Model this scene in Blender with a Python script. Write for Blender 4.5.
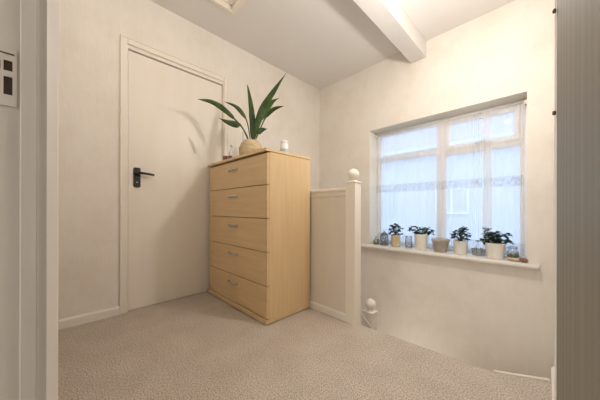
import bpy, bmesh, math, random
from mathutils import Vector, Matrix, noise
R = math.radians
random.seed(7)
scene = bpy.context.scene
for o in list(bpy.data.objects):
    bpy.data.objects.remove(o)
col = scene.collection

# ------------------------------------------------------------------ camera
cam_data = bpy.data.cameras.new('camera')
cam = bpy.data.objects.new('camera', cam_data)
col.objects.link(cam)
cam.location = (0, 0, 0.78)
cam.matrix_world = (Matrix.Translation((0, 0, 0.78)) @ Matrix.Rotation(R(45.393), 4, 'Z')
                    @ Matrix.Rotation(R(90.015), 4, 'X') @ Matrix.Rotation(R(0.105), 4, 'Z'))
cam_data.sensor_fit = 'HORIZONTAL'
cam_data.sensor_width = 36
cam_data.lens = 242.455 / 600 * 36
cam_data.shift_y = 8.935 / 600
cam_data.clip_start = 0.005
cam_data.clip_end = 200
scene.camera = cam

# ------------------------------------------------------------------ light
scene.view_settings.view_transform = 'Standard'
scene.view_settings.look = 'None'
scene.view_settings.gamma = 1
scene.view_settings.exposure = 0.27
scene.view_settings.use_curve_mapping = False

world = bpy.data.worlds.new('sky')
scene.world = world
world.use_nodes = True
wn = world.node_tree.nodes
bgn = wn['Background']
bgn.inputs['Color'].default_value = (0.60, 0.77, 1.0, 1)
bgn.inputs['Strength'].default_value = 2.4


def point(name, loc, power, colour, radius):
    d = bpy.data.lights.new(name, 'POINT')
    d.energy = power
    d.color = colour
    d.shadow_soft_size = radius
    o = bpy.data.objects.new(name, d)
    o.location = loc
    col.objects.link(o)


point('landing_bulb', (-0.34, 1.45, 1.90), 22.5, (1.0, 0.94, 0.895), 0.035)
point('landing_fill', (-1.25, 0.28, 2.22), 4.8, (1.0, 0.94, 0.90), 0.20)  # unseen soft fill, added to brighten the left of the landing
point('stairwell_fill', (-0.9, 2.0, -0.75), 4.5, (1.0, 0.90, 0.80), 0.20)  # unseen fill added in the stairwell to lift the lower walls
# fill light added behind the camera to even out the brightness
rd = bpy.data.lights.new('room_fill', 'AREA')
rd.energy = 32
rd.color = (1.0, 0.96, 0.92)
rd.shape = 'RECTANGLE'
rd.size = 1.6
rd.size_y = 1.2
ro = bpy.data.objects.new('room_fill', rd)
ro.location = (-0.5, -2.6, 1.5)
ro.rotation_euler = (R(90), 0, 0)
ro.rotation_euler = (Vector((-0.9, 1.2, 1.0)) - Vector(ro.location)).to_track_quat('-Z', 'Y').to_euler()
col.objects.link(ro)


# ------------------------------------------------------------------ materials
def mat(name, base, rough=0.6, var=None, scale=(1, 1, 1), nscale=5, bump=0.0, bscale=None, detail=4,
        metallic=0.0, spec=0.4, lo=0.35, hi=0.65):
    m = bpy.data.materials.new(name)
    m.use_nodes = True
    nt = m.node_tree
    b = nt.nodes['Principled BSDF']
    b.inputs['Roughness'].default_value = rough
    b.inputs['Metallic'].default_value = metallic
    b.inputs['Specular IOR Level'].default_value = spec
    tc = nt.nodes.new('ShaderNodeTexCoord')
    mp = nt.nodes.new('ShaderNodeMapping')
    mp.inputs['Scale'].default_value = scale
    nt.links.new(tc.outputs['Object'], mp.inputs['Vector'])
    n = nt.nodes.new('ShaderNodeTexNoise')
    n.inputs['Scale'].default_value = nscale
    n.inputs['Detail'].default_value = detail
    nt.links.new(mp.outputs['Vector'], n.inputs['Vector'])
    cr = nt.nodes.new('ShaderNodeValToRGB')
    cr.color_ramp.elements[0].position = lo
    cr.color_ramp.elements[1].position = hi
    v = var if var else tuple(c * 0.95 for c in base)
    cr.color_ramp.elements[0].color = (*v, 1)
    cr.color_ramp.elements[1].color = (*base, 1)
    nt.links.new(n.outputs['Fac'], cr.inputs['Fac'])
    nt.links.new(cr.outputs['Color'], b.inputs['Base Color'])
    if bump:
        n2 = nt.nodes.new('ShaderNodeTexNoise')
        n2.inputs['Scale'].default_value = bscale or nscale
        n2.inputs['Detail'].default_value = 3
        nt.links.new(mp.outputs['Vector'], n2.inputs['Vector'])
        bp = nt.nodes.new('ShaderNodeBump')
        bp.inputs['Strength'].default_value = bump
        bp.inputs['Distance'].default_value = 0.004
        nt.links.new(n2.outputs['Fac'], bp.inputs['Height'])
        nt.links.new(bp.outputs['Normal'], b.inputs['Normal'])
    return m


def wallpaper(name, base, stain):
    """old cream wallpaper: faint upright streaks, soft yellowed blotches, slight relief"""
    m = mat(name, base, 0.75, tuple(c * 0.975 for c in base), (1, 1, 0.25), 30, 0.25, 60, 5, spec=0.25)
    nt = m.node_tree
    b = nt.nodes['Principled BSDF']
    src = b.inputs['Base Color'].links[0].from_socket
    tc = nt.nodes['Texture Coordinate']
    n = nt.nodes.new('ShaderNodeTexNoise')
    n.inputs['Scale'].default_value = 3.4
    n.inputs['Detail'].default_value = 6
    n.inputs['Roughness'].default_value = 0.62
    nt.links.new(tc.outputs['Object'], n.inputs['Vector'])
    cr = nt.nodes.new('ShaderNodeValToRGB')
    cr.color_ramp.elements[0].position = 0.46
    cr.color_ramp.elements[1].position = 0.74
    cr.color_ramp.elements[0].color = (0, 0, 0, 1)
    cr.color_ramp.elements[1].color = (0.75, 0.75, 0.75, 1)
    nt.links.new(n.outputs['Fac'], cr.inputs['Fac'])
    mx = nt.nodes.new('ShaderNodeMix')
    mx.data_type = 'RGBA'
    nt.links.new(cr.outputs['Color'], mx.inputs['Factor'])
    nt.links.new(src, mx.inputs['A'])
    mx.inputs['B'].default_value = (*stain, 1)
    nt.links.new(mx.outputs['Result'], b.inputs['Base Color'])
    return m


M = {}
M['wall'] = wallpaper('wallpaper', (0.85, 0.795, 0.715), (0.755, 0.685, 0.59))
M['ceiling'] = mat('ceiling_paint', (0.80, 0.775, 0.75), 0.85, (0.785, 0.76, 0.73), (1, 1, 1), 3, 0.06, 40)
M['beam'] = mat('beam_paint', (0.74, 0.72, 0.69), 0.6, None, (1, 1, 1), 3)
M['gloss'] = mat('cream_gloss_paint', (0.86, 0.80, 0.71), 0.35, (0.84, 0.78, 0.68), (1, 1, 0.2), 12, 0.05)
M['door'] = mat('door_paint', (0.86, 0.80, 0.71), 0.38, (0.84, 0.775, 0.68), (1, 1, 0.15), 14, 0.05)
M['lining'] = mat('shaded_lining_paint', (0.64, 0.62, 0.59), 0.4, (0.60, 0.585, 0.56), (1, 1, 0.1), 30, 0.08)  # cream paint greyed, so the doorway's shade is in the colour
M['architrave'] = mat('architrave_paint', (0.84, 0.79, 0.73), 0.3, None, (1, 1, 0.1), 20, 0.05)
M['leaf_door'] = mat('shaded_brushed_paint', (0.255, 0.235, 0.185), 0.6, (0.195, 0.18, 0.14), (4, 40, 0.12), 1.6, 0.15, None, 4)  # cream paint darkened to grey for the leaf's shade, plus brush streaks
M['skirt'] = mat('skirting_paint', (0.87, 0.82, 0.75), 0.4, None, (1, 1, 1), 10)
M['panel'] = mat('shaded_panel_paint', (0.77, 0.705, 0.60), 0.55, None, (1, 1, 0.2), 10, 0.1, 30)  # tan lowered to carry the shadow on the balustrade's landing side
M['sill'] = mat('sill_paint', (0.84, 0.80, 0.74), 0.35, None, (1, 1, 1), 8)
M['frame'] = mat('window_frame_white', (0.87, 0.85, 0.83), 0.35, None, (1, 1, 1), 5)
M['wood'] = mat('beech_laminate', (0.76, 0.56, 0.32), 0.42, (0.68, 0.485, 0.26), (1.2, 14, 14), 2.4, 0.0, None, 5, lo=0.3, hi=0.7)
M['wood_side'] = mat('beech_laminate_upright', (0.76, 0.56, 0.32), 0.42, (0.68, 0.485, 0.26), (14, 14, 0.9), 2.4, 0.0, None, 5, lo=0.3, hi=0.7)
M['dark'] = mat('dark_gap', (0.05, 0.035, 0.025), 0.9)
M['black'] = mat('black_iron', (0.015, 0.014, 0.013), 0.35, spec=0.5)
M['metal'] = mat('brushed_metal', (0.62, 0.60, 0.57), 0.3, metallic=1.0)
M['steel'] = mat('keep_plate_steel', (0.50, 0.48, 0.45), 0.4, metallic=0.3)
M['brass'] = mat('tarnished_metal', (0.16, 0.11, 0.07), 0.4, metallic=0.7)
M['leaf'] = mat('strap_leaf', (0.065, 0.125, 0.028), 0.45, (0.028, 0.065, 0.016), (1, 1, 1), 14, 0.1)
M['sleaf'] = mat('dark_small_leaf', (0.035, 0.085, 0.045), 0.4, (0.015, 0.045, 0.03), (1, 1, 1), 30)
M['stem'] = mat('plant_stem', (0.09, 0.10, 0.04), 0.6)
M['soil'] = mat('potting_soil', (0.06, 0.04, 0.03), 0.95, (0.03, 0.02, 0.015), (1, 1, 1), 60, 0.6)
M['pot'] = mat('cream_glazed_pot', (0.86, 0.82, 0.74), 0.35, None, (1, 1, 1), 8)
M['pot_yellow'] = mat('straw_coloured_pot', (0.72, 0.60, 0.38), 0.5, (0.62, 0.50, 0.30), (1, 1, 1), 40)
M['pot_white'] = mat('white_glazed_pot', (0.86, 0.82, 0.74), 0.3)
M['pot_taupe'] = mat('taupe_pot', (0.52, 0.46, 0.39), 0.6, (0.43, 0.38, 0.32), (1, 1, 1), 30)
M['wicker'] = mat('woven_straw', (0.68, 0.55, 0.36), 0.8, (0.46, 0.35, 0.20), (6, 6, 45), 3, 0.6)
M['white'] = mat('white_ceramic', (0.86, 0.85, 0.82), 0.3)
M['blue'] = mat('pale_blue_band', (0.45, 0.55, 0.62), 0.5)
M['redbrown'] = mat('red_brown_glass', (0.13, 0.035, 0.03), 0.25, (0.25, 0.12, 0.09), (1, 1, 1), 50)
M['lantern'] = mat('grey_lantern_metal', (0.20, 0.19, 0.22), 0.5, metallic=0.3)
M['candle'] = mat('pale_wax', (0.75, 0.68, 0.60), 0.6)
M['moss'] = mat('dried_moss', (0.30, 0.33, 0.16), 0.9, (0.18, 0.17, 0.10), (1, 1, 1), 60, 0.5)
M['shell'] = mat('shell', (0.74, 0.60, 0.44), 0.5, (0.55, 0.35, 0.22), (1, 1, 1), 40)
M['terracotta'] = mat('red_brown_stone', (0.30, 0.14, 0.09), 0.7, (0.20, 0.10, 0.07), (1, 1, 1), 60)
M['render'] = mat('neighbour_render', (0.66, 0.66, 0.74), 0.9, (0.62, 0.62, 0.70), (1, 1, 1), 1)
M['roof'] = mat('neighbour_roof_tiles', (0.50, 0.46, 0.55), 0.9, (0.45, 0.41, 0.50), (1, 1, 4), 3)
M['grass'] = mat('garden_grass', (0.10, 0.16, 0.06), 0.95, (0.07, 0.11, 0.04), (1, 1, 1), 3)
M['upvc'] = mat('white_upvc', (0.85, 0.87, 0.90), 0.4)
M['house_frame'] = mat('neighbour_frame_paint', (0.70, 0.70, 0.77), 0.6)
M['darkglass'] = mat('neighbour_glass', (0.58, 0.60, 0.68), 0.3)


def carpet():
    m = mat('carpet', (0.71, 0.62, 0.525), 0.95, (0.41, 0.35, 0.285), (1, 1, 1), 165, 0.8, 200, 2, spec=0.1, lo=0.40, hi=0.60)
    nt = m.node_tree
    b = nt.nodes['Principled BSDF']
    src = b.inputs['Base Color'].links[0].from_socket
    tc = nt.nodes['Texture Coordinate']
    n = nt.nodes.new('ShaderNodeTexNoise')
    n.inputs['Scale'].default_value = 7
    n.inputs['Detail'].default_value = 5
    nt.links.new(tc.outputs['Object'], n.inputs['Vector'])
    cr = nt.nodes.new('ShaderNodeValToRGB')
    cr.color_ramp.elements[0].position = 0.35
    cr.color_ramp.elements[1].position = 0.65
    cr.color_ramp.elements[0].color = (0.91, 0.90, 0.885, 1)
    cr.color_ramp.elements[1].color = (1.0, 1.0, 1.0, 1)
    nt.links.new(n.outputs['Fac'], cr.inputs['Fac'])
    mx = nt.nodes.new('ShaderNodeMix')
    mx.data_type = 'RGBA'
    mx.blend_type = 'MULTIPLY'
    mx.inputs['Factor'].default_value = 1
    nt.links.new(src, mx.inputs['A'])
    nt.links.new(cr.outputs['Color'], mx.inputs['B'])
    nt.links.new(mx.outputs['Result'], b.inputs['Base Color'])
    return m


M['carpet'] = carpet()


def glass(name, tint=(0.95, 0.97, 0.98), refl=0.08):
    m = bpy.data.materials.new(name)
    m.use_nodes = True
    nt = m.node_tree
    out = nt.nodes['Material Output']
    nt.nodes.remove(nt.nodes['Principled BSDF'])
    t = nt.nodes.new('ShaderNodeBsdfTransparent')
    t.inputs['Color'].default_value = (*tint, 1)
    g = nt.nodes.new('ShaderNodeBsdfGlossy')
    g.inputs['Roughness'].default_value = 0.05
    lw = nt.nodes.new('ShaderNodeLayerWeight')
    lw.inputs['Blend'].default_value = 0.25
    mth = nt.nodes.new('ShaderNodeMath')
    mth.operation = 'MULTIPLY_ADD'
    mth.inputs[1].default_value = 0.6 if refl > 0.05 else 0.04
    mth.inputs[2].default_value = refl
    nt.links.new(lw.outputs['Fresnel'], mth.inputs[0])
    mx = nt.nodes.new('ShaderNodeMixShader')
    nt.links.new(mth.outputs[0], mx.inputs[0])
    nt.links.new(t.outputs[0], mx.inputs[1])
    nt.links.new(g.outputs[0], mx.inputs[2])
    nt.links.new(mx.outputs[0], out.inputs['Surface'])
    return m


M['glass'] = glass('window_glass', refl=0.0)
M['clear'] = glass('clear_ornament_glass', (0.93, 0.95, 0.96), 0.10)
M['green_glass'] = glass('green_ornament_glass', (0.80, 0.87, 0.76), 0.10)


def net(name, opacity, pattern=None, thread=(0.88, 0.86, 0.86)):
    """sheer net: a share of threads (white, scattering) and a share of holes"""
    m = bpy.data.materials.new(name)
    m.use_nodes = True
    nt = m.node_tree
    out = nt.nodes['Material Output']
    nt.nodes.remove(nt.nodes['Principled BSDF'])
    d = nt.nodes.new('ShaderNodeBsdfDiffuse')
    d.inputs['Color'].default_value = (*thread, 1)
    tl = nt.nodes.new('ShaderNodeBsdfTranslucent')
    tl.inputs['Color'].default_value = (*thread, 1)
    a = nt.nodes.new('ShaderNodeMixShader')
    a.inputs[0].default_value = 0.5
    nt.links.new(d.outputs[0], a.inputs[1])
    nt.links.new(tl.outputs[0], a.inputs[2])
    t = nt.nodes.new('ShaderNodeBsdfTransparent')
    mx = nt.nodes.new('ShaderNodeMixShader')
    nt.links.new(t.outputs[0], mx.inputs[1])
    nt.links.new(a.outputs[0], mx.inputs[2])
    lw = nt.nodes.new('ShaderNodeLayerWeight')   # threads close up where the net turns edge on
    lw.inputs['Blend'].default_value = 0.35
    mm = nt.nodes.new('ShaderNodeMath')
    mm.operation = 'MULTIPLY_ADD'
    mm.use_clamp = True
    mm.inputs[1].default_value = 0.55
    mm.inputs[2].default_value = opacity
    nt.links.new(lw.outputs['Facing'], mm.inputs[0])
    fac = mm.outputs[0]
    if pattern:
        tc = nt.nodes.new('ShaderNodeTexCoord')
        mp = nt.nodes.new('ShaderNodeMapping')
        mp.inputs['Scale'].default_value = pattern
        v = nt.nodes.new('ShaderNodeTexVoronoi')
        v.inputs['Scale'].default_value = 1
        v.distance = 'EUCLIDEAN'
        nt.links.new(tc.outputs['Object'], mp.inputs['Vector'])
        nt.links.new(mp.outputs['Vector'], v.inputs['Vector'])
        cr = nt.nodes.new('ShaderNodeValToRGB')
        cr.color_ramp.elements[0].position = 0.30
        cr.color_ramp.elements[1].position = 0.48
        cr.color_ramp.elements[0].color = (1, 1, 1, 1)
        cr.color_ramp.elements[1].color = (0.25, 0.25, 0.25, 1)
        nt.links.new(v.outputs['Distance'], cr.inputs['Fac'])
        m2 = nt.nodes.new('ShaderNodeMath')
        m2.operation = 'MULTIPLY'
        nt.links.new(fac, m2.inputs[0])
        nt.links.new(cr.outputs['Color'], m2.inputs[1])
        fac = m2.outputs[0]
    nt.links.new(fac, mx.inputs[0])
    nt.links.new(mx.outputs[0], out.inputs['Surface'])
    return m


M['net'] = net('net_curtain', 0.47)
M['net_double'] = net('doubled_net', 0.85)
M['lace'] = net('lace_pattern', 0.80, (70, 1, 70), (0.62, 0.58, 0.58))  # white lace threads greyed to look dim against the window light


# ------------------------------------------------------------------ mesh helpers
def link(name, bm, m, parent=None, smooth=False, origin=None):
    me = bpy.data.meshes.new(name)
    bmesh.ops.recalc_face_normals(bm, faces=bm.faces)
    if origin is not None and parent is None:
        bmesh.ops.translate(bm, verts=bm.verts, vec=-Vector(origin))
    bm.to_mesh(me)
    bm.free()
    me.materials.append(m)
    if smooth:
        for p in me.polygons:
            p.use_smooth = True
    o = bpy.data.objects.new(name, me)
    col.objects.link(o)
    if parent:
        o.parent = parent
    elif origin is not None:
        o.location = origin
    return o


def box(bm, x0, x1, y0, y1, z0, z1, bev=0.0, seg=2):
    r = bmesh.ops.create_cube(bm, size=1)
    vs = r['verts']
    bmesh.ops.scale(bm, vec=(x1 - x0, y1 - y0, z1 - z0), verts=vs)
    bmesh.ops.translate(bm, vec=((x0 + x1) / 2, (y0 + y1) / 2, (z0 + z1) / 2), verts=vs)
    if bev:
        es = list({e for v in vs for e in v.link_edges})
        bmesh.ops.bevel(bm, geom=es, offset=bev, segments=seg, affect='EDGES', profile=0.5)


def prism(bm, poly, axis, a0, a1):
    """extrude a closed 2D outline along an axis; poly is in the two other axes, in xyz order"""
    def p3(u, v, w):
        return {'x': (w, u, v), 'y': (u, w, v), 'z': (u, v, w)}[axis]
    A = [bm.verts.new(p3(u, v, a0)) for u, v in poly]
    B = [bm.verts.new(p3(u, v, a1)) for u, v in poly]
    n = len(poly)
    for i in range(n):
        bm.faces.new((A[i], A[(i + 1) % n], B[(i + 1) % n], B[i]))
    bm.faces.new(A)
    bm.faces.new(B[::-1])


def lathe(bm, prof, c=(0, 0, 0), n=32, rib=0.0, nrib=0, oval=1.0):
    rings = []
    for r, z in prof:
        ring = []
        for i in range(n):
            a = 2 * math.pi * i / n
            rr = r * (1 + rib * math.cos(nrib * a)) if nrib else r
            ring.append(bm.verts.new((c[0] + rr * math.cos(a), c[1] + rr * math.sin(a) * oval, c[2] + z)))
        rings.append(ring)
    for k in range(len(rings) - 1):
        for i in range(n):
            bm.faces.new((rings[k][i], rings[k][(i + 1) % n], rings[k + 1][(i + 1) % n], rings[k + 1][i]))
    if prof[0][0] > 1e-5:
        bm.faces.new(rings[0][::-1])
    if prof[-1][0] > 1e-5:
        bm.faces.new(rings[-1])
    bmesh.ops.remove_doubles(bm, verts=bm.verts, dist=1e-6)


def tube(bm, pts, rad, n=8, taper=None):
    pts = [Vector(p) for p in pts]
    rings = []
    for i, p in enumerate(pts):
        t = (pts[min(i + 1, len(pts) - 1)] - pts[max(i - 1, 0)]).normalized()
        up = Vector((0, 0, 1)) if abs(t.z) < 0.9 else Vector((1, 0, 0))
        s = t.cross(up).normalized()
        u = s.cross(t)
        r = rad if taper is None else rad * (1 + (taper - 1) * i / (len(pts) - 1))
        rings.append([bm.verts.new(p + (s * math.cos(2 * math.pi * k / n) + u * math.sin(2 * math.pi * k / n)) * r)
                      for k in range(n)])
    for a, b in zip(rings, rings[1:]):
        for k in range(n):
            bm.faces.new((a[k], a[(k + 1) % n], b[(k + 1) % n], b[k]))
    bm.faces.new(rings[0][::-1])
    bm.faces.new(rings[-1])


def struct(o):
    o['kind'] = 'structure'
    return o


def tag(o, label, cat, group=None):
    o['label'] = label
    o['category'] = cat
    if group:
        o['group'] = group
    return o


def empty(name, loc, label, cat, group=None):
    o = bpy.data.objects.new(name, None)
    o.empty_display_size = 0.05
    o.location = loc
    col.objects.link(o)
    return tag(o, label, cat, group)


def NB():
    return bmesh.new()


# ------------------------------------------------------------------ room shell
XA, YB, ZC = -2.213, 2.56, 2.436
XC = 0.042
EDGE = 1.45
LOW = -2.7

# floor of the landing and of the room behind, with the bend of its edge by the right wall
bm = NB()
prism(bm, [(XA - 0.2, -3.0), (0.6, -3.0), (0.6, 1.60), (0.10, 1.60), (0.012, 1.575), (-0.06, 1.535), (-0.166, 1.478),
           (-0.354, 1.464), (-0.65, 1.450), (-0.86, EDGE - 0.01), (XA - 0.2, EDGE - 0.01)], 'z', -0.22, 0.0)
struct(link('floor', bm, M['carpet']))

# white nosing at the far right end of the landing edge
bm = NB()
pts = [(-0.170, 1.476), (-0.10, 1.512), (-0.03, 1.552), (0.016, 1.578)]
for k in range(len(pts) - 1):
    (xa, ya), (xb, yb) = pts[k], pts[k + 1]
    d = Vector((xb - xa, yb - ya)).normalized()
    nx, ny = -d.y, d.x
    prism(bm, [(xa, ya), (xb, yb), (xb + nx * 0.015, yb + ny * 0.015), (xa + nx * 0.015, ya + ny * 0.015)], 'z', -0.22, 0.006)
struct(link('trim_1', bm, M['panel']))

# wall A, left, with the cupboard door opening
DY0, DY1, DZ = 0.362, 1.124, 1.990
bm = NB()
for (y0, y1, z0, z1) in ((-3.0, DY0 - 0.02, -0.22, ZC), (DY1 + 0.02, YB + 0.3, LOW, ZC), (DY0 - 0.02, DY1 + 0.02, DZ + 0.02, ZC),
                         (EDGE - 0.01, YB, LOW, -0.22)):
    box(bm, XA - 0.12, XA, y0, y1, z0, z1)
bmesh.ops.remove_doubles(bm, verts=bm.verts, dist=1e-5)
struct(link('wall_left', bm, M['wall']))

# wall B with the window opening
WX0, WX1, WZ0, WZ1 = -1.44, -0.103, 0.345, 1.692
bm = NB()
for (x0, x1, z0, z1) in ((XA - 0.12, WX0, LOW, ZC), (WX1, 0.35, LOW, ZC), (WX0, WX1, LOW, WZ0), (WX0, WX1, WZ1, ZC)):
    box(bm, x0, x1, YB, YB + 0.28, z0, z1)
struct(link('wall_back', bm, M['wall']))

# wall C, right, set back where the open door folds against it
bm = NB()
box(bm, XC, XC + 0.3, 0.82, YB, LOW, ZC)
box(bm, 0.20, XC + 0.3, -3.0, 0.82, -0.22, ZC)
struct(link('wall_right', bm, M['wall']))

bm = NB()
box(bm, XA - 0.12, 0.35, -3.12, -3.0, -0.22, ZC)
struct(link('wall_rear', bm, M['wall']))

# wall D with the doorway the camera looks through
bm = NB()
box(bm, XA, -0.80, -0.14, -0.02, 0, ZC)
box(bm, 0.14, 0.20, -0.14, -0.02, 0, ZC)
box(bm, -0.80, 0.14, -0.14, -0.02, 2.03, ZC)
struct(link('wall_front', bm, M['wall']))

bm = NB()
HX0, HX1, HY0, HY1 = -1.868, -1.20, 0.38, 1.042
for (x0, x1, y0, y1) in ((XA - 0.12, HX0, -3.0, YB + 0.28), (HX1, 0.35, -3.0, YB + 0.28), (HX0, HX1, -3.0, HY0), (HX0, HX1, HY1, YB + 0.28)):
    box(bm, x0, x1, y0, y1, ZC, ZC + 0.12)
struct(link('ceiling', bm, M['ceiling']))

# ceiling beam
bm = NB()
box(bm, -0.974, -0.828, -0.02, YB, 2.276, ZC, 0.004)
struct(link('trim_2', bm, M['beam']))

# loft hatch
bm = NB()
w = 0.035
for k, (gap, drop, top) in enumerate(((0.0, 0.012, 0.05), (0.014, 0.004, 0.06))):
    pass
fr = [(HX0, HX0 + 0.03, HY0, HY1), (HX1 - 0.03, HX1, HY0, HY1), (HX0 + 0.03, HX1 - 0.03, HY0, HY0 + 0.03), (HX0 + 0.03, HX1 - 0.03, HY1 - 0.03, HY1)]
for (x0, x1, y0, y1) in fr:
    box(bm, x0, x1, y0, y1, ZC - 0.012, ZC + 0.12, 0.003)
e = 0.03
for (x0, x1, y0, y1) in ((HX0 + e, HX0 + e + 0.014, HY0 + e, HY1 - e), (HX1 - e - 0.014, HX1 - e, HY0 + e, HY1 - e),
                         (HX0 + e, HX1 - e, HY0 + e, HY0 + e + 0.014), (HX0 + e, HX1 - e, HY1 - e - 0.014, HY1 - e)):
    box(bm, x0, x1, y0, y1, ZC + 0.03, ZC + 0.12, 0.002)
hf = struct(link('trim_3', bm, M['gloss']))
bm = NB()
box(bm, HX0 + e, HX1 - e, HY0 + e, HY1 - e, ZC + 0.10, ZC + 0.118)
link('hatch_board', bm, M['gloss'], hf)

# ------------------------------------------------------------------ cupboard door in the left wall
AX = XA + 0.013
bm = NB()
FZ = 2.060


def arch_prof(bm, y0, y1, z0, z1):
    box(bm, XA - 0.002, AX, y0, y1, z0, z1, 0.004)


arch_prof(bm, DY0 - 0.048, DY0 - 0.008, 0.0, FZ)
arch_prof(bm, DY1 + 0.008, DY1 + 0.048, 0.0, FZ)
arch_prof(bm, DY0 - 0.008, DY1 + 0.008, FZ - 0.042, FZ)
# the small raised outer bead and the lining
box(bm, XA, AX + 0.004, DY0 - 0.052, DY0 - 0.044, 0.0, FZ + 0.004, 0.002)
box(bm, XA, AX + 0.004, DY1 + 0.044, DY1 + 0.052, 0.0, FZ + 0.004, 0.002)
box(bm, XA, AX + 0.004, DY0 - 0.044, DY1 + 0.044, FZ - 0.003, FZ + 0.004, 0.002)
for (y0, y1, z0, z1) in ((DY0 - 0.02, DY0 - 0.001, 0, DZ + 0.02), (DY1 + 0.001, DY1 + 0.02, 0, DZ + 0.02), (DY0 - 0.001, DY1 + 0.001, DZ + 0.002, DZ + 0.02)):
    box(bm, XA - 0.10, XA - 0.001, y0, y1, z0, z1)
d1f = struct(link('trim_4', bm, M['gloss']))
bm = NB()
box(bm, XA - 0.058, XA - 0.018, DY0 + 0.002, DY1 - 0.002, 0.004, DZ - 0.004, 0.002)
door1 = struct(link('door_1', bm, M['door']))
DF = XA - 0.018
bm = NB()
prism(bm, [(0.397, 0.953), (0.404, 0.946), (0.436, 0.946), (0.443, 0.953), (0.443, 1.091), (0.436, 1.098), (0.404, 1.098), (0.397, 1.091)],
      'x', DF, DF + 0.008)
plate = link('handle_plate', bm, M['black'], door1)
bm = NB()
tube(bm, [(DF + 0.006, 0.420, 1.055), (DF + 0.045, 0.420, 1.055)], 0.011, 12)
tube(bm, [(DF + 0.042, 0.414, 1.056), (DF + 0.046, 0.45, 1.054), (DF + 0.046, 0.49, 1.051), (DF + 0.040, 0.528, 1.047)], 0.0105, 10, 0.75)
link('lever_handle', bm, M['black'], door1, True)
bm = NB()
lathe(bm, [(0.0, 0), (0.005, 0), (0.005, 0.003), (0.0, 0.003)], n=12)
bmesh.ops.rotate(bm, verts=bm.verts, matrix=Matrix.Rotation(R(90), 3, 'Y'))
bmesh.ops.translate(bm, verts=bm.verts, vec=(DF + 0.007, 0.420, 0.985))
link('keyhole', bm, M['steel'], door1)

# skirting boards
def skirt_prof(h=0.062, t=0.014):
    return [(0, 0), (t, 0), (t, h - 0.012), (t - 0.005, h - 0.003), (t - 0.009, h), (0, h)]


bm = NB()
prism(bm, [(XA + a, b) for a, b in skirt_prof()], 'y', -0.02, DY0 - 0.053)
# prism on y takes (x, z)
struct(link('baseboard_left', bm, M['skirt']))
bm = NB()
prism(bm, [(XC - a * 1.7, b) for a, b in skirt_prof(0.075)], 'y', 0.82, 1.585)
struct(link('baseboard_right', bm, M['skirt']))
bm = NB()
prism(bm, [(YB - a, b) for a, b in skirt_prof()], 'x', XA, -1.0)
bmesh.ops.translate(bm, verts=bm.verts, vec=(0, 0, -2.6))
struct(link('baseboard_back', bm, M['skirt']))

# ------------------------------------------------------------------ the doorway round the camera
LX = -0.770
bm = NB()
box(bm, -0.80, LX - 0.006, -0.145, -0.061, 0, 2.03)
box(bm, -0.80, LX, -0.061, -0.037, 0, 2.03, 0.002)
prism(bm, [(-0.80, -0.037), (LX - 0.001, -0.037), (LX - 0.004, -0.022), (-0.80, -0.022)], 'z', 0, 2.03)
box(bm, 0.11, 0.14, -0.145, -0.020, 0, 2.03)
box(bm, -0.80, 0.14, -0.145, -0.020, 2.0, 2.03)
lin = struct(link('trim_5', bm, M['lining']))
bm = NB()
prism(bm, [(-0.835, -0.022), (LX + 0.002, -0.022), (LX + 0.001, -0.0205), (LX - 0.007, -0.006), (LX - 0.010, -0.004), (-0.835, -0.004)], 'z', 0, 2.065)
struct(link('trim_6', bm, M['architrave']))
# keep plate with its two holes
KX = LX - 0.006
bm = NB()
ky0, ky1, kz0, kz1 = -0.105, -0.0655, 0.990, 1.108
# plate as a frame round two openings (solid strips)
hz = [(1.013, 1.050), (1.062, 1.083)]
hy0, hy1 = -0.0835, -0.0715
for (y0, y1, z0, z1) in ((ky0, hy0, kz0, kz1), (hy1, ky1, kz0, kz1), (hy0, hy1, kz0, hz[0][0]), (hy0, hy1, hz[0][1], hz[1][0]), (hy0, hy1, hz[1][1], kz1)):
    box(bm, KX - 0.001, KX + 0.0025, y0, y1, z0, z1)
kp = link('keep_plate', bm, M['lining'], lin)
bm = NB()
for z0, z1 in hz:
    box(bm, KX - 0.001, KX + 0.0012, hy0, hy1, z0, z1)
box(bm, KX, KX + 0.003, -0.0925, -0.0875, 1.064, 1.079)
link('bolt_hole', bm, M['dark'], lin)
bm = NB()
box(bm, KX, KX + 0.0032, -0.1, -0.069, 1.0955, 1.0985)
link('plate_lip', bm, M['brass'], lin)

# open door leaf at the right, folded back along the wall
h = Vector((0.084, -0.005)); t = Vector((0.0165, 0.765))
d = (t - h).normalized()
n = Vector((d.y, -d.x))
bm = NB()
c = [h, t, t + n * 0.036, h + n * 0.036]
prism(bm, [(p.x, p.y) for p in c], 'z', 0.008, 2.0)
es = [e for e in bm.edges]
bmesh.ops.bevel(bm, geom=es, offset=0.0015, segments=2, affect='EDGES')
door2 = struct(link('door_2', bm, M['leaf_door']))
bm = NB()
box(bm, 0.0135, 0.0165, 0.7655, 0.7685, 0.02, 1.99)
link('edge_highlight', bm, M['skirt'], door2)  # pale strip painting the lamp's highlight along the leaf's far edge
for zc in (0.990, 1.212):
    bm = NB()
    lathe(bm, [(0.0, -0.005), (0.0025, -0.004), (0.0032, 0), (0.0025, 0.004), (0.0, 0.005)], (0.0125, 0.764, zc), 12)
    link('latch_bolt', bm, M['brass'], door2, True)

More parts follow.
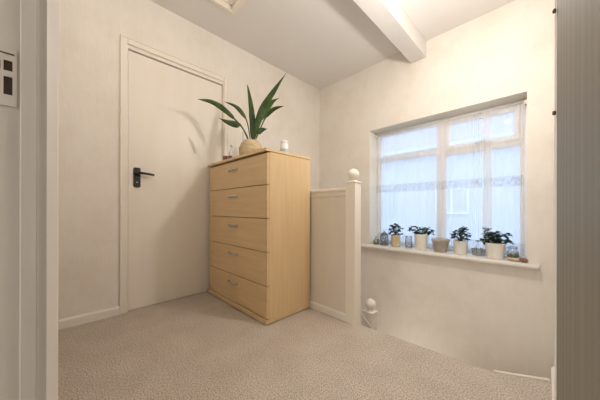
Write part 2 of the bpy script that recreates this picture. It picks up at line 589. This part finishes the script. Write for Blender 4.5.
# ------------------------------------------------------------------ stair below the landing edge (only its void shows)
bm = NB()
box(bm, -0.86, XC, EDGE + 0.15, 1.80, -0.42, -0.21)
prism(bm, [(-0.86, 1.80), (XC, 1.80), (XC, 2.10)], 'z', -0.80, -0.44)
prism(bm, [(-0.86, 1.80), (XC, 2.10), (XC, YB), (-0.30, YB)], 'z', -1.0, -0.66)
prism(bm, [(-0.86, 1.80), (-0.30, YB), (-0.86, YB)], 'z', -1.2, -0.88)
for k in range(5):
    box(bm, -1.10 - 0.235 * k, -0.862 - 0.235 * k, 1.72, YB, -1.6 - 0.2 * k, -1.10 - 0.2 * k)
struct(link('floor_stair', bm, M['carpet']))
bm = NB()
box(bm, XA, XC, EDGE - 0.01, YB, LOW, LOW + 0.02)
struct(link('floor_lower', bm, M['carpet']))
bm = NB()
box(bm, XA, XC + 0.2, EDGE - 0.06, EDGE - 0.02, LOW, -0.22)
struct(link('wall_stairwell', bm, M['wall']))

# ------------------------------------------------------------------ window
FY0, FY1 = 2.735, 2.785
bm = NB()
fx0, fx1, fz0, fz1 = WX0, WX1, 0.372, WZ1
bars = [(fx0, fx0 + 0.055, fz0, fz1), (fx1 - 0.05, fx1, fz0, fz1), (fx0 + 0.055, fx1 - 0.05, fz1 - 0.05, fz1), (fx0 + 0.055, fx1 - 0.05, fz0, fz0 + 0.05),
        (-0.785, -0.700, fz0 + 0.05, fz1 - 0.05), (fx0 + 0.055, -0.785, 1.345, 1.395), (-0.700, fx1 - 0.05, 1.318, 1.366)]
for (x0, x1, z0, z1) in bars:
    box(bm, x0, x1, FY0, FY1, z0, z1, 0.004)
win = struct(link('window_1', bm, M['frame']))
bm = NB()
for (x0, x1, z0, z1) in ((-0.700, -0.665, 1.366, 1.642), (fx1 - 0.085, fx1 - 0.05, 1.366, 1.642), (-0.665, fx1 - 0.085, 1.366, 1.405), (-0.665, fx1 - 0.085, 1.612, 1.642)):
    box(bm, x0, x1, FY0 - 0.012, FY0 + 0.03, z0, z1, 0.004)
link('fanlight_sash', bm, M['frame'], win)
bm = NB()
tube(bm, [(-0.46, FY0 - 0.02, 1.385), (-0.40, FY0 - 0.028, 1.392), (-0.34, FY0 - 0.02, 1.385)], 0.005, 8)
box(bm, -0.415, -0.385, FY0 - 0.022, FY0 - 0.010, 1.375, 1.398)
link('fanlight_catch', bm, M['metal'], win)
bm = NB()
box(bm, fx0 + 0.01, fx1 - 0.01, 2.757, 2.761, fz0 + 0.01, fz1 - 0.01)
link('window_glass', bm, M['glass'], win)
# sill board with rounded nose
bm = NB()
prof = [(2.500, 0.336), (2.492, 0.340), (2.488, 0.350), (2.488, 0.358), (2.492, 0.368), (2.500, 0.372), (2.57, 0.372), (2.57, 0.336)]
prism(bm, [(y, z) for y, z in prof], 'x', -1.525, -0.033)
prism(bm, [(2.555, 0.340), (2.80, 0.340), (2.80, 0.3721), (2.555, 0.3721)], 'x', WX0, WX1)
struct(link('trim_7', bm, M['sill']))

# ------------------------------------------------------------------ outside: garden and neighbouring house
bm = NB()
box(bm, -30, 20, 3.0, 40, -3.3, -3.0)
struct(link('ground', bm, M['grass']))
hs = empty('house', (-4.0, 9.5, -3.0), 'pale neighbouring house with a lavender tiled roof beyond the window', 'house')


def hpart(name, bm, m, parent=None):
    bmesh.ops.translate(bm, verts=bm.verts, vec=-Vector((-4.0, 9.5, -3.0)))
    return link(name, bm, m, parent or hs)


bm = NB()
box(bm, -9.0, 1.5, 9.5, 15.5, -3.0, 3.0)
hpart('outer_wall', bm, M['render'])
bm = NB()
prism(bm, [(9.2, 2.95), (15.8, 2.95), (15.8, 3.05), (12.5, 4.9), (9.2, 3.05)], 'x', -9.2, 1.7)
hpart('tiled_roof', bm, M['roof'])
bm = NB()
box(bm, -9.2, 1.7, 9.1, 9.2, 2.88, 3.0)
hpart('gutter', bm, M['render'])
bm = NB()
box(bm, -5.2, -4.6, 12.2, 12.8, 4.6, 5.7)
hpart('chimney', bm, M['render'])
for (x0, x1, z0, z1) in ((-2.75, -1.75, 0.62, 1.50), (-5.9, -4.3, 0.6, 1.6)):
    bm = NB()
    w = 0.06
    for q in ((x0, x0 + w, z0, z1), (x1 - w, x1, z0, z1), (x0 + w, x1 - w, z0, z0 + w), (x0 + w, x1 - w, z1 - w, z1), ((x0 + x1) / 2 - .03, (x0 + x1) / 2 + .03, z0 + w, z1 - w)):
        box(bm, q[0], q[1], 9.44, 9.52, q[2], q[3])
    wf = hpart('house_window', bm, M['upvc'] if x0 > -4 else M['house_frame'])
    bm = NB()
    box(bm, x0 + w, x1 - w, 9.47, 9.49, z0 + w, z1 - w)
    hpart('pane', bm, M['darkglass'], wf)

# ------------------------------------------------------------------ net curtains
def curtain(x0, x1, seed, gather_l, gather_r, label, hem=0.0):
    rnd = random.Random(seed)
    ph = [rnd.uniform(0, 6.28) for _ in range(6)]
    nx = int((x1 - x0) * 520)
    z0, z1 = 0.385, 1.650

    def P(u, z):
        s = (z1 - z) / (z1 - z0)
        x = x0 + (x1 - x0) * u
        f = 0.30 * math.sin(x * 78 + ph[0] + 0.6 * math.sin(x * 17 + ph[1])) + 0.35 * math.sin(x * 52 + ph[2] + s * 0.5) + 0.35 * math.sin(x * 23 + ph[3] - s)
        amp = 0.006 + 0.003 * s
        edge = gather_l * math.exp(-((u) / 0.07) ** 2) + gather_r * math.exp(-((1 - u) / 0.07) ** 2)
        y = 2.700 + amp * f + edge * 0.004 * math.sin(x * 190 + ph[4])
        return x + 0.004 * math.sin(z * 5 + x * 9), y, z
    root = empty('net_curtain', ((x0 + x1) / 2, 2.70, z0), label, 'curtain')
    off = Vector(root.location)

    def sheet(za, zb, nz, dy=0.0, scallop=0.0):
        bm = NB()
        g = []
        for j in range(nz + 1):
            row = []
            for i in range(nx + 1):
                z = za + (zb - za) * j / nz
                x, y, zz = P(i / nx, z)
                if scallop and j == 0:
                    zz += scallop * abs(math.sin(x * 62))
                row.append(bm.verts.new(Vector((x, y + dy, zz)) - off))
            g.append(row)
        for j in range(nz):
            for i in range(nx):
                bm.faces.new((g[j][i], g[j][i + 1], g[j + 1][i + 1], g[j + 1][i]))
        return bm
    link('sheer_net', sheet(z0, z1, 14, 0, 0.012), M['net'], root, True)
    link('lace_band', sheet(0.972, 1.062, 3, -0.0015, 0.006), M['lace'], root, True)
    link('lace_hem', sheet(z0, 0.50, 3, -0.0015, 0.012), M['lace'], root, True)
    if hem:
        bm = NB()
        g = []
        for j in range(13):
            z = z0 + 0.01 + (z1 - z0 - 0.01) * j / 12
            row = []
            for i in range(25):
                x, y, zz = P(hem * i / 24, z)
                row.append(bm.verts.new(Vector((x, y - 0.003, zz)) - off))
            g.append(row)
        for j in range(12):
            for i in range(24):
                bm.faces.new((g[j][i], g[j][i + 1], g[j + 1][i + 1], g[j + 1][i]))
        link('side_hem', bm, M['net_double'], root, True)
    return root


curtain(-1.425, -0.408, 3, 1.0, 1.6, 'wide sheer white net curtain with lace band, left of the window')
curtain(-0.400, -0.125, 5, 1.6, 1.4, 'narrow sheer white net curtain gathered at the right end of the window', 0.24)
bm = NB()
tube(bm, [(-1.43, 2.700, 1.660), (-0.115, 2.700, 1.660)], 0.004, 8)
rod = tag(link('curtain_rod', bm, M['frame'], None, True), 'thin white curtain rod across the top of the window', 'curtain rod')
bm = NB()
box(bm, -0.128, -0.104, 2.684, 2.716, 1.636, 1.672, 0.005)
link('rod_bracket', bm, M['gloss'], rod)
bm = NB()
box(bm, -1.439, -1.424, 2.684, 2.716, 1.636, 1.672, 0.005)
link('rod_bracket', bm, M['gloss'], rod)

# ------------------------------------------------------------------ balustrade panel and newel posts
bp = empty('balustrade_panel', (-1.56, 1.417, 0), 'cream boarded balustrade panel running from newel post behind the drawers', 'balustrade')


def P_(name, bm, m, parent, smooth=False):
    """children are modelled in world coordinates and moved to the parent's frame"""
    w = Vector(parent.location)
    if parent.parent:
        w += Vector(parent.parent.location)
    bmesh.ops.translate(bm, verts=bm.verts, vec=-w)
    o = link(name, bm, m, parent, smooth)
    return o


bm = NB()
box(bm, XA, -0.974, 1.412, 1.438, 0.0, 0.905)
P_('board', bm, M['panel'], bp)
bm = NB()
box(bm, XA, -0.974, 1.404, 1.447, 0.905, 0.930, 0.006)
P_('top_rail', bm, M['gloss'], bp)
bm = NB()
box(bm, XA, -0.974, 1.407, 1.412, 0.872, 0.904, 0.002)
P_('moulding', bm, M['panel'], bp)
bm = NB()
prism(bm, [(1.412, 0), (1.402, 0), (1.402, 0.044), (1.407, 0.052), (1.412, 0.052)], 'x', XA, -0.974)
P_('skirting', bm, M['skirt'], bp)


def ball_newel(x, y, zt, w, zb, label, rb):
    r = empty('newel_post', (x, y, zb), label, 'newel post')
    bm = NB()
    box(bm, x - w / 2, x + w / 2, y - w / 2, y + w / 2, zb, zt, 0.003)
    P_('post', bm, M['gloss'], r)
    bm = NB()
    box(bm, x - w / 2 - 0.004, x + w / 2 + 0.004, y - w / 2 - 0.004, y + w / 2 + 0.004, zt, zt + 0.012, 0.005)
    P_('cap', bm, M['gloss'], r)
    bm = NB()
    prof = [(0.0, zt + 0.012), (rb * 0.80, zt + 0.012), (rb * 0.72, zt + 0.018), (rb * 0.45, zt + 0.023), (rb * 0.42, zt + 0.028)]
    cz = zt + 0.024 + rb * 0.93
    a0 = math.acos(0.42)
    for k in range(17):
        a = -math.pi / 2 + 0.44 + (math.pi - 0.44) * k / 16
        prof.append((max(rb * math.cos(a), 0.0), cz + rb * math.sin(a)))
    lathe(bm, prof, (x, y, 0), 32)
    P_('ball_finial', bm, M['gloss'], r, True)
    return r


ball_newel(-0.934, 1.438, 0.957, 0.076, -0.20, 'tall cream newel post with ball finial at the end of the panel', 0.040)
nw = ball_newel(-0.915, 1.640, 0.015, 0.072, -0.62, 'low cream newel post down in the stairwell, its ball just above the carpet', 0.038)
# thin sloping strip standing in for the diagonal shadow on the low newel
bm = NB()
tube(bm, [(-0.968, 1.594, 0.002), (-0.880, 1.594, -0.074), (-0.83, 1.594, -0.118)], 0.0055, 6)
P_('shadow_strip', bm, M['panel'], nw)

# ------------------------------------------------------------------ chest of drawers
CX0, CX1, CY0, CY1, CZ = -2.199, -1.306, 0.982, 1.400, 1.192
ch = empty('chest_of_drawers', ((CX0 + CX1) / 2, (CY0 + CY1) / 2, 0), 'tall beech effect chest of five drawers in front of the cream door', 'chest of drawers')
bm = NB()
box(bm, CX0, CX0 + 0.018, CY0 + 0.018, CY1, 0.016, 1.165)
box(bm, CX1 - 0.018, CX1, CY0 + 0.018, CY1, 0.016, 1.165)
box(bm, CX0 + 0.018, CX1 - 0.018, CY1 - 0.012, CY1, 0.03, 1.165)
P_('side_panel', bm, M['wood_side'], ch)
bm = NB()
box(bm, CX0 - 0.002, CX1 + 0.002, CY0 - 0.016, CY1, 1.168, CZ - 0.004, 0.002)
P_('top', bm, M['wood'], ch)
bm = NB()
box(bm, CX0, CX1 + 0.001, CY0 - 0.010, CY1, 0.005, 0.036, 0.003)
P_('plinth', bm, M['wood'], ch)
bm = NB()
box(bm, CX0 + 0.018, CX1 - 0.018, CY0 + 0.024, CY1 - 0.012, 0.036, 1.160)
P_('inner_carcass', bm, M['dark'], ch)
for fx in (CX0 + 0.03, CX1 - 0.07):
    for fy in (CY0 + 0.03, CY1 - 0.07):
        bm = NB()
        box(bm, fx, fx + 0.04, fy, fy + 0.04, 0.0, 0.005)
        P_('foot', bm, M['dark'], ch)
cuts = [0.040, 0.2575, 0.487, 0.7155, 0.944, 1.160]
for k in range(5):
    z0, z1 = cuts[k] + 0.0022, cuts[k + 1] - 0.0022
    bm = NB()
    box(bm, CX0 + 0.002, CX1 - 0.002, CY0, CY0 + 0.018, z0, z1, 0.0015)
    dr = P_('drawer', bm, M['wood'], ch)
    bm = NB()
    hz_ = z1 - (0.066 if k == 4 else 0.062)
    hx = (CX0 + CX1) / 2 - 0.004
    pts = []
    for q in range(13):
        s = q / 12 * 2 - 1
        pts.append((hx + s * 0.066, CY0 - 0.024 * (1 - s ** 4) + 0.001, hz_))
    tube(bm, pts, 0.0055, 8)
    for v in bm.verts:
        v.co.z = hz_ + (v.co.z - hz_) * 1.5
    bmesh.ops.translate(bm, verts=bm.verts, vec=-Vector(ch.location))
    link('handle', bm, M['metal'], dr, True)

# ------------------------------------------------------------------ strap leaved plant on the chest
PX, PY, PZ = -1.715, 1.120, CZ - 0.004
pt = empty('potted_plant', (PX, PY, PZ), 'tall strap-leaved green plant in a round straw pot on the chest', 'plant')
bm = NB()
lathe(bm, [(0.0, 0), (0.075, 0), (0.090, 0.02), (0.098, 0.055), (0.096, 0.09), (0.082, 0.125), (0.066, 0.145), (0.062, 0.152), (0.056, 0.150), (0.058, 0.135), (0.0, 0.135)],
      (PX, PY, PZ), 48, 0.012, 24)
P_('straw_pot', bm, M['wicker'], pt, True)
bm = NB()
lathe(bm, [(0.0, 0.1355), (0.057, 0.1355), (0.030, 0.142), (0.0, 0.144)], (PX, PY, PZ), 24)
P_('soil', bm, M['soil'], pt)


def catmull(ps, n):
    ps = [Vector(p) for p in ps]
    ps = [ps[0] * 2 - ps[1]] + ps + [ps[-1] * 2 - ps[-2]]
    out = []
    for i in range(1, len(ps) - 2):
        for k in range(n):
            t = k / n
            a, b, c, d = ps[i - 1:i + 3]
            out.append(0.5 * ((2 * b) + (c - a) * t + (2 * a - 5 * b + 4 * c - d) * t * t + (3 * b - a - 3 * c + d) * t ** 3))
    out.append(ps[-2])
    return out


def strap(bm, path, width, petiole, side, wav=0.0, sharp=1.0, thick=0.0011):
    """a leaf: narrow folded stalk widening to a pointed blade with real thickness"""
    pts = catmull(path, 9)
    N = len(pts)
    rows = []
    for i, p in enumerate(pts):
        t = i / (N - 1)
        T = (pts[min(i + 1, N - 1)] - pts[max(i - 1, 0)]).normalized()
        S = Vector(side)
        S = (S - T * S.dot(T)).normalized()
        Nn = T.cross(S).normalized()
        if t < petiole:
            w = 0.0035 + (width * 0.16) * (t / petiole)
        else:
            q = (t - petiole) / (1 - petiole)
            w = 0.0035 * (1 - q) + width * (0.16 * (1 - q) + math.sin(math.pi * min(1, q ** 0.75)) ** (0.8 / sharp))
        w = max(w, 0.0008)
        fold = 0.35 * w
        ripple = wav * w * math.sin(t * 23)
        a = p - S * w + Nn * (fold + ripple)
        b = p
        c = p + S * w + Nn * (fold - ripple)
        rows.append([bm.verts.new(v) for v in (a + Nn * thick, b + Nn * thick, c + Nn * thick, c - Nn * thick, b - Nn * thick, a - Nn * thick)])
    for r0, r1 in zip(rows, rows[1:]):
        for k in range(6):
            bm.faces.new((r0[k], r0[(k + 1) % 6], r1[(k + 1) % 6], r1[k]))
    bm.faces.new(rows[0][::-1])
    bm.faces.new(rows[-1])


S1 = (0.45, 0.45, 0.75)
leaves = [
    ([(-1.708, 1.115, 1.30), (-1.755, 1.08, 1.43), (-1.83, 1.03, 1.535), (-1.895, 0.95, 1.625), (-1.93, 0.875, 1.660), (-1.945, 0.775, 1.652)], 0.018, 0.40, (0.25, 0.35, 0.9), 0.1, 1.0),
    ([(-1.712, 1.12, 1.3), (-1.735, 1.098, 1.491), (-1.752, 1.057, 1.567), (-1.793, 1.017, 1.625), (-1.876, 0.968, 1.671)], 0.013, 0.35, (0.3, 0.3, 0.8), 0.15, 1.0),
    ([(-1.705, 1.11, 1.30), (-1.723, 1.04, 1.441), (-1.747, 1.0, 1.458), (-1.82, 0.96, 1.489), (-1.878, 0.92, 1.522)], 0.021, 0.30, (0.2, 0.3, 0.95), 0.1, 0.7),
    ([(-1.712, 1.13, 1.30), (-1.725, 1.14, 1.465), (-1.749, 1.15, 1.575), (-1.789, 1.16, 1.71), (-1.85, 1.17, 1.877)], 0.021, 0.10, (0.7, 0.7, 0), 0.2, 1.3),
    ([(-1.705, 1.12, 1.30), (-1.649, 1.13, 1.461), (-1.598, 1.16, 1.601), (-1.5, 1.2, 1.725), (-1.412, 1.24, 1.832)], 0.025, 0.08, (0.65, 0.65, -0.3), 0.12, 0.7),
    ([(-1.700, 1.12, 1.30), (-1.660, 1.15, 1.475), (-1.635, 1.19, 1.575), (-1.59, 1.23, 1.655), (-1.525, 1.265, 1.685)], 0.025, 0.25, (0.45, 0.45, -0.7), 0.1, 0.6),
    ([(-1.698, 1.13, 1.30), (-1.658, 1.18, 1.459), (-1.644, 1.22, 1.549), (-1.588, 1.25, 1.605), (-1.481, 1.28, 1.611)], 0.014, 0.50, (0.4, 0.4, -0.7), 0.1, 0.8),
    ([(-1.700, 1.12, 1.30), (-1.665, 1.14, 1.39), (-1.625, 1.17, 1.42), (-1.585, 1.19, 1.428)], 0.022, 0.25, (0.4, 0.4, 0.8), 0.1, 0.6),
]
for li, (pth, w, pe, sd, wv, sh) in enumerate(leaves):
    bm = NB()
    strap(bm, pth, w, pe, sd, wv, sh)
    P_('leaf', bm, M['leaf'], pt, True)
bm = NB()
tube(bm, [(-1.770, 1.09, 1.30), (-1.806, 1.1, 1.348), (-1.806, 1.1, 1.433)], 0.0022, 6)
P_('plant_stick', bm, M['stem'], pt)

# things beside it
bm = NB()
lathe(bm, [(0.0, 0), (0.030, 0), (0.032, 0.006), (0.032, 0.092), (0.028, 0.099), (0.027, 0.103), (0.029, 0.107), (0.029, 0.124), (0.024, 0.128), (0.0, 0.128)], (0, 0, 0), 28)
o = link('lidded_jar', bm, M['white'], None, True)
o.location = (-1.445, 1.250, PZ)
tag(o, 'small white lidded jar at the right end of the chest top', 'jar')
bm = NB()
lathe(bm, [(0.0326, 0.030), (0.0328, 0.032), (0.0328, 0.058), (0.0326, 0.060)], (0, 0, 0), 28)
link('label_band', bm, M['blue'], o, True)


def votive(x, y, r, h, label, m1, m2):
    e = empty('candle_glass', (x, y, PZ), label, 'candle holder')
    bm = NB()
    lathe(bm, [(0.0, 0), (r * 0.85, 0), (r, 0.006), (r, h), (r * 0.90, h), (r * 0.88, 0.008), (0.0, 0.008)], (0, 0, 0), 24)
    link('glass', bm, m1, e, True)
    bm = NB()
    lathe(bm, [(0.0, 0.0085), (r * 0.84, 0.0085), (r * 0.84, h * 0.6), (0.0, h * 0.62)], (0, 0, 0), 20)
    link('wax', bm, m2, e)


votive(-1.955, 1.015, 0.020, 0.050, 'small dark red candle glass on the chest, nearer the door', M['redbrown'], M['candle'])
votive(-1.905, 1.035, 0.018, 0.046, 'small dark red candle glass on the chest, nearer the straw pot', M['redbrown'], M['terracotta'])
e = empty('glass_bottle', (-1.955, 1.075, PZ), 'slim clear bottle with a round white stopper on the chest', 'bottle')
bm = NB()
lathe(bm, [(0.0, 0), (0.022, 0), (0.024, 0.005), (0.024, 0.085), (0.012, 0.110), (0.009, 0.125), (0.010, 0.140), (0.0, 0.140)], (0, 0, 0), 24)
link('bottle_body', bm, M['clear'], e, True)
bm = NB()
bmesh.ops.create_uvsphere(bm, u_segments=16, v_segments=10, radius=0.012)
bmesh.ops.translate(bm, verts=bm.verts, vec=(0, 0, 0.152))
link('stopper', bm, M['white'], e, True)
bm = NB()
lathe(bm, [(0.0, 0), (0.026, 0), (0.022, 0.04), (0.012, 0.085), (0.006, 0.110), (0.0, 0.112)], (0, 0, 0), 6, 0.12, 3)
o = link('light_patch_cone', bm, M['white'])  # added white cone imitating the lighter wall between two shadows
o.location = (-1.822, 1.040, PZ)
tag(o, 'white cone added for a lighter wall patch between shadows', 'light patch')

# ------------------------------------------------------------------ window sill plants
SZ = 0.3725


def leaflet(bm, base, d, up, L, W):
    d = d.normalized()
    s = d.cross(up)
    if s.length < 1e-3:
        s = d.cross(Vector((1, 0, 0)))
    s.normalize()
    n = s.cross(d).normalized()
    prof = [(0.0, 0.05), (0.2, 0.6), (0.5, 1.0), (0.8, 0.6), (1.0, 0.04)]
    th = 0.0005
    rows = []
    for t, w in prof:
        c = base + d * (L * t) - n * (L * 0.22 * t * t)
        ww = W / 2 * w
        rows.append([bm.verts.new(v) for v in (c - s * ww + n * (ww * .35 + th), c + n * th, c + s * ww + n * (ww * .35 + th),
                                               c + s * ww + n * (ww * .35 - th), c - n * th, c - s * ww + n * (ww * .35 - th))])
    for a, b in zip(rows, rows[1:]):
        for k in range(6):
            bm.faces.new((a[k], a[(k + 1) % 6], b[(k + 1) % 6], b[k]))
    bm.faces.new(rows[0][::-1])
    bm.faces.new(rows[-1])


def bush(root, c, zb, rx, h, n, seed, L=0.034, W=0.027, lobes=None):
    rnd = random.Random(seed)
    bm = NB()
    bs = NB()
    lobes = lobes or [(0, 1.0)]
    for k in range(n):
        lx, lh = lobes[k % len(lobes)]
        a = rnd.uniform(0, 2 * math.pi)
        q = math.sqrt(rnd.random())
        # along the camera's left-right direction (0.7,0.7) the lobes spread
        tip = Vector((c[0] + 0.7 * lx + rx * q * math.cos(a) * 0.8, c[1] + 0.35 * lx + min(rx, 0.075) * q * math.sin(a) * 0.75, zb + h * lh * (0.02 + 0.84 * rnd.random() * (1 - 0.40 * q * q))))
        b = Vector((c[0] + rnd.uniform(-.01, .01), c[1] + rnd.uniform(-.01, .01), zb - 0.01))
        mid = (tip + b) / 2 + Vector((0, 0, h * 0.12))
        tube(bs, [b, mid, tip], 0.0016, 5, 0.5)
        out = (tip - Vector((c[0], c[1], zb))).normalized()
        for j in range(4):
            ang = 2 * math.pi * j / 4 + rnd.uniform(-.4, .4)
            dd = Vector((math.cos(ang), math.sin(ang), rnd.uniform(-.7, .9))) + out * 0.35
            LL = L * rnd.uniform(0.7, 1.1)
            if tip.y + dd.normalized().y * LL > 2.675:
                dd.y = -abs(dd.y) * 0.3
            leaflet(bm, tip, dd, Vector((0, 0, 1)), LL, W * rnd.uniform(0.8, 1.1))
    P_('stems', bs, M['stem'], root)
    P_('foliage', bm, M['sleaf'], root)


def pot_plant(x, y, rt, rb, hp, m, label, bushargs, ribs=0.0, nr=0, group='small plants on the window sill'):
    r = empty('potted_plant', (x, y, SZ), label, 'plant', group)
    bm = NB()
    t = 0.006
    lathe(bm, [(0.0, 0), (rb, 0), (rb + (rt - rb) * 0.08, hp * .06), (rt - 0.001, hp * 0.93), (rt + 0.001, hp), (rt - t, hp), (rt - t, hp - 0.02), (0.0, hp - 0.02)], (0, 0, 0), 40, ribs, nr)
    link('pot', bm, m, r, True)
    bm = NB()
    lathe(bm, [(0.0, hp - 0.0195), (rt - t - 0.0015, hp - 0.0195), (rt * 0.5, hp - 0.012), (0.0, hp - 0.010)], (0, 0, 0), 24)
    link('soil', bm, M['soil'], r)
    bush(r, (x, y), SZ + hp, **bushargs)
    return r


pot_plant(-1.150, 2.600, 0.049, 0.043, 0.128, M['pot_yellow'], 'leafy dark plant in a straw-coloured pot, leftmost plant on the sill',
          dict(rx=0.085, h=0.150, n=30, seed=11))
rB = pot_plant(-0.885, 2.590, 0.062, 0.052, 0.158, M['pot'], 'low spreading dark plant in a cream pot beside the empty taupe pot',
               dict(rx=0.055, h=0.105, n=34, seed=12, lobes=[(-0.085, 0.85), (0.0, 1.0), (0.085, 0.75)]))
pot_plant(-0.545, 2.590, 0.055, 0.047, 0.122, M['pot'], 'round bushy dark plant in a ribbed cream pot, centre right of the sill',
          dict(rx=0.085, h=0.155, n=36, seed=13), 0.03, 20)
pot_plant(-0.297, 2.585, 0.069, 0.056, 0.128, M['pot_white'], 'widest dark leafy plant in a white tapered pot, rightmost plant on sill',
          dict(rx=0.060, h=0.170, n=46, seed=14, L=0.042, lobes=[(-0.065, 1.0), (0.0, 0.75), (0.075, 0.70), (-0.03, 0.95)]))

r = empty('empty_pot', (-0.708, 2.590, SZ), 'empty taupe flared pot between two cream potted plants', 'pot')
bm = NB()
lathe(bm, [(0.0, 0), (0.048, 0), (0.052, 0.006), (0.072, 0.104), (0.078, 0.108), (0.079, 0.120), (0.072, 0.120), (0.066, 0.100), (0.046, 0.010), (0.0, 0.010)], (0, 0, 0), 40)
link('flared_pot', bm, M['pot_taupe'], r, True)

# clear mug-like vase left of the second plant
bm = NB()
lathe(bm, [(0.0, 0), (0.030, 0), (0.034, 0.006), (0.037, 0.06), (0.030, 0.11), (0.034, 0.125), (0.032, 0.125), (0.028, 0.11), (0.034, 0.06), (0.031, 0.008), (0.0, 0.008)], (0, 0, 0), 28)
o = link('glass_vase', bm, M['clear'], None, True)
o.location = (-1.010, 2.600, SZ)
tag(o, 'clear curved glass vase between the two left potted plants', 'vase')

# green votive at the far left
e = empty('glass_ornament', (-1.385, 2.615, SZ), 'low greenish glass ornament in the left corner of the sill', 'ornament')
bm = NB()
lathe(bm, [(0.0, 0), (0.030, 0), (0.036, 0.012), (0.036, 0.035), (0.026, 0.055), (0.014, 0.075), (0.012, 0.09), (0.0, 0.092)], (0, 0, 0), 28)
link('glass_body', bm, M['green_glass'], e, True)
bm = NB()
lathe(bm, [(0.0, 0.003), (0.027, 0.003), (0.031, 0.014), (0.028, 0.026), (0.0, 0.030)], (0, 0, 0), 20)
link('moss_filling', bm, M['moss'], e)

# grey lantern
LXc, LYc = -1.280, 2.600
e = empty('candle_lantern', (LXc, LYc, SZ), 'small grey metal candle lantern with pointed top and ring, left on sill', 'lantern')
bm = NB()
w = 0.033
box(bm, -w, w, -w, w, 0, 0.010, 0.002)
for sx in (-1, 1):
    for sy in (-1, 1):
        box(bm, sx * w - 0.003 * (1 + sx), sx * w + 0.003 * (1 - sx), sy * w - 0.003 * (1 + sy), sy * w + 0.003 * (1 - sy), 0.01, 0.115)
box(bm, -w, w, -w, w, 0.115, 0.121, 0.001)
link('lantern_frame', bm, M['lantern'], e)
bm = NB()
lathe(bm, [(0.047, 0.121), (0.020, 0.143), (0.009, 0.150), (0.009, 0.157), (0.0, 0.160)], (0, 0, 0), 4)
bmesh.ops.rotate(bm, verts=bm.verts, matrix=Matrix.Rotation(R(45), 3, 'Z'))
link('lantern_roof', bm, M['lantern'], e)
bm = NB()
tube(bm, [(0.010 * math.cos(a), 0, 0.168 + 0.010 * math.sin(a)) for a in [2 * math.pi * k / 16 for k in range(17)]], 0.0015, 6)
link('hanging_ring', bm, M['lantern'], e)
bm = NB()
lathe(bm, [(0.0, 0.0105), (0.017, 0.0105), (0.017, 0.075), (0.0, 0.077)], (0, 0, 0), 20)
link('candle', bm, M['candle'], e, True)
bm = NB()
for q in ((-w + .001, -w + .002, -w + .006, w - .006), (w - .002, w - .001, -w + .006, w - .006), (-w + .006, w - .006, -w + .001, -w + .002), (-w + .006, w - .006, w - .002, w - .001)):
    box(bm, q[0], q[1], q[2], q[3], 0.0105, 0.1145)
link('lantern_glass', bm, M['clear'], e)

# long clear glass dish with reeds
DX, DYc = -0.418, 2.625
e = empty('glass_dish', (DX, DYc, SZ), 'clear scalloped glass dish of dried moss left of the widest plant', 'dish')
bm = NB()
lathe(bm, [(0.0, 0), (0.042, 0), (0.046, 0.006), (0.050, 0.060), (0.046, 0.060), (0.042, 0.008), (0.0, 0.008)], (0, 0, 0), 48, 0.05, 12, 0.85)
link('dish_body', bm, M['clear'], e, True)
bm = NB()
rnd = random.Random(4)
for k in range(42):
    a = rnd.uniform(0, 6.28); q = 0.036 * math.sqrt(rnd.random())
    x, y = q * math.cos(a), q * math.sin(a) * 0.8
    tube(bm, [(x, y, 0.009), (x * 1.03, y * 1.03, 0.030), (x * 1.08, y * 1.05, 0.045 + rnd.random() * 0.034)], 0.0022, 5, 0.6)
link('dried_moss', bm, M['moss'], e)

# round glass jar with a wire clasp
JX, JY = -0.190, 2.640
e = empty('clip_jar', (JX, JY, SZ), 'round clear clip-top jar in the right corner of the sill', 'jar')
bm = NB()
lathe(bm, [(0.0, 0), (0.026, 0), (0.035, 0.010), (0.040, 0.035), (0.036, 0.062), (0.025, 0.080), (0.027, 0.088), (0.0, 0.088)], (0, 0, 0), 32)
link('jar_glass', bm, M['clear'], e, True)
bm = NB()
lathe(bm, [(0.0, 0.089), (0.028, 0.089), (0.030, 0.095), (0.026, 0.101), (0.010, 0.108), (0.0, 0.109)], (0, 0, 0), 28)
link('jar_lid', bm, M['clear'], e, True)
bm = NB()
for z in (0.086, 0.096):
    tube(bm, [(0.031 * math.cos(a), 0.031 * math.sin(a), z) for a in [2 * math.pi * k / 24 for k in range(25)]], 0.0013, 5)
tube(bm, [(-0.030, -0.008, 0.092), (-0.042, -0.010, 0.090), (-0.046, -0.012, 0.070), (-0.041, -0.010, 0.060)], 0.0022, 6)
link('wire_clasp', bm, M['brass'], e)
bm = NB()
lathe(bm, [(0.0, 0.004), (0.024, 0.004), (0.032, 0.014), (0.036, 0.034), (0.028, 0.044), (0.0, 0.050)], (0, 0, 0), 20)
link('jar_filling', bm, M['moss'], e)

# shell and stone in front of it
bm = NB()
lathe(bm, [(0.0, 0), (0.030, 0.002), (0.046, 0.012), (0.050, 0.020), (0.046, 0.021), (0.028, 0.010), (0.0, 0.008)], (0, 0, 0), 40, 0.05, 14, 0.65)
o = link('scallop_shell', bm, M['shell'], None, True)
o.location = (-0.176, 2.548, SZ)
tag(o, 'pale scalloped shell dish in front of the clip-top jar', 'shell')
bm = NB()
bmesh.ops.create_icosphere(bm, subdivisions=3, radius=0.022)
for v in bm.verts:
    k = 1 + 0.25 * noise.noise(v.co * 60)
    v.co = Vector((v.co.x * k * 1.25, v.co.y * k, v.co.z * k * 0.72))
zmin = min(v.co.z for v in bm.verts)
bmesh.ops.translate(bm, verts=bm.verts, vec=(0, 0, -zmin))
o = link('pebble', bm, M['terracotta'], None, True)
o.location = (-0.118, 2.535, SZ)
tag(o, 'red-brown pebble at the right end of the sill', 'stone')
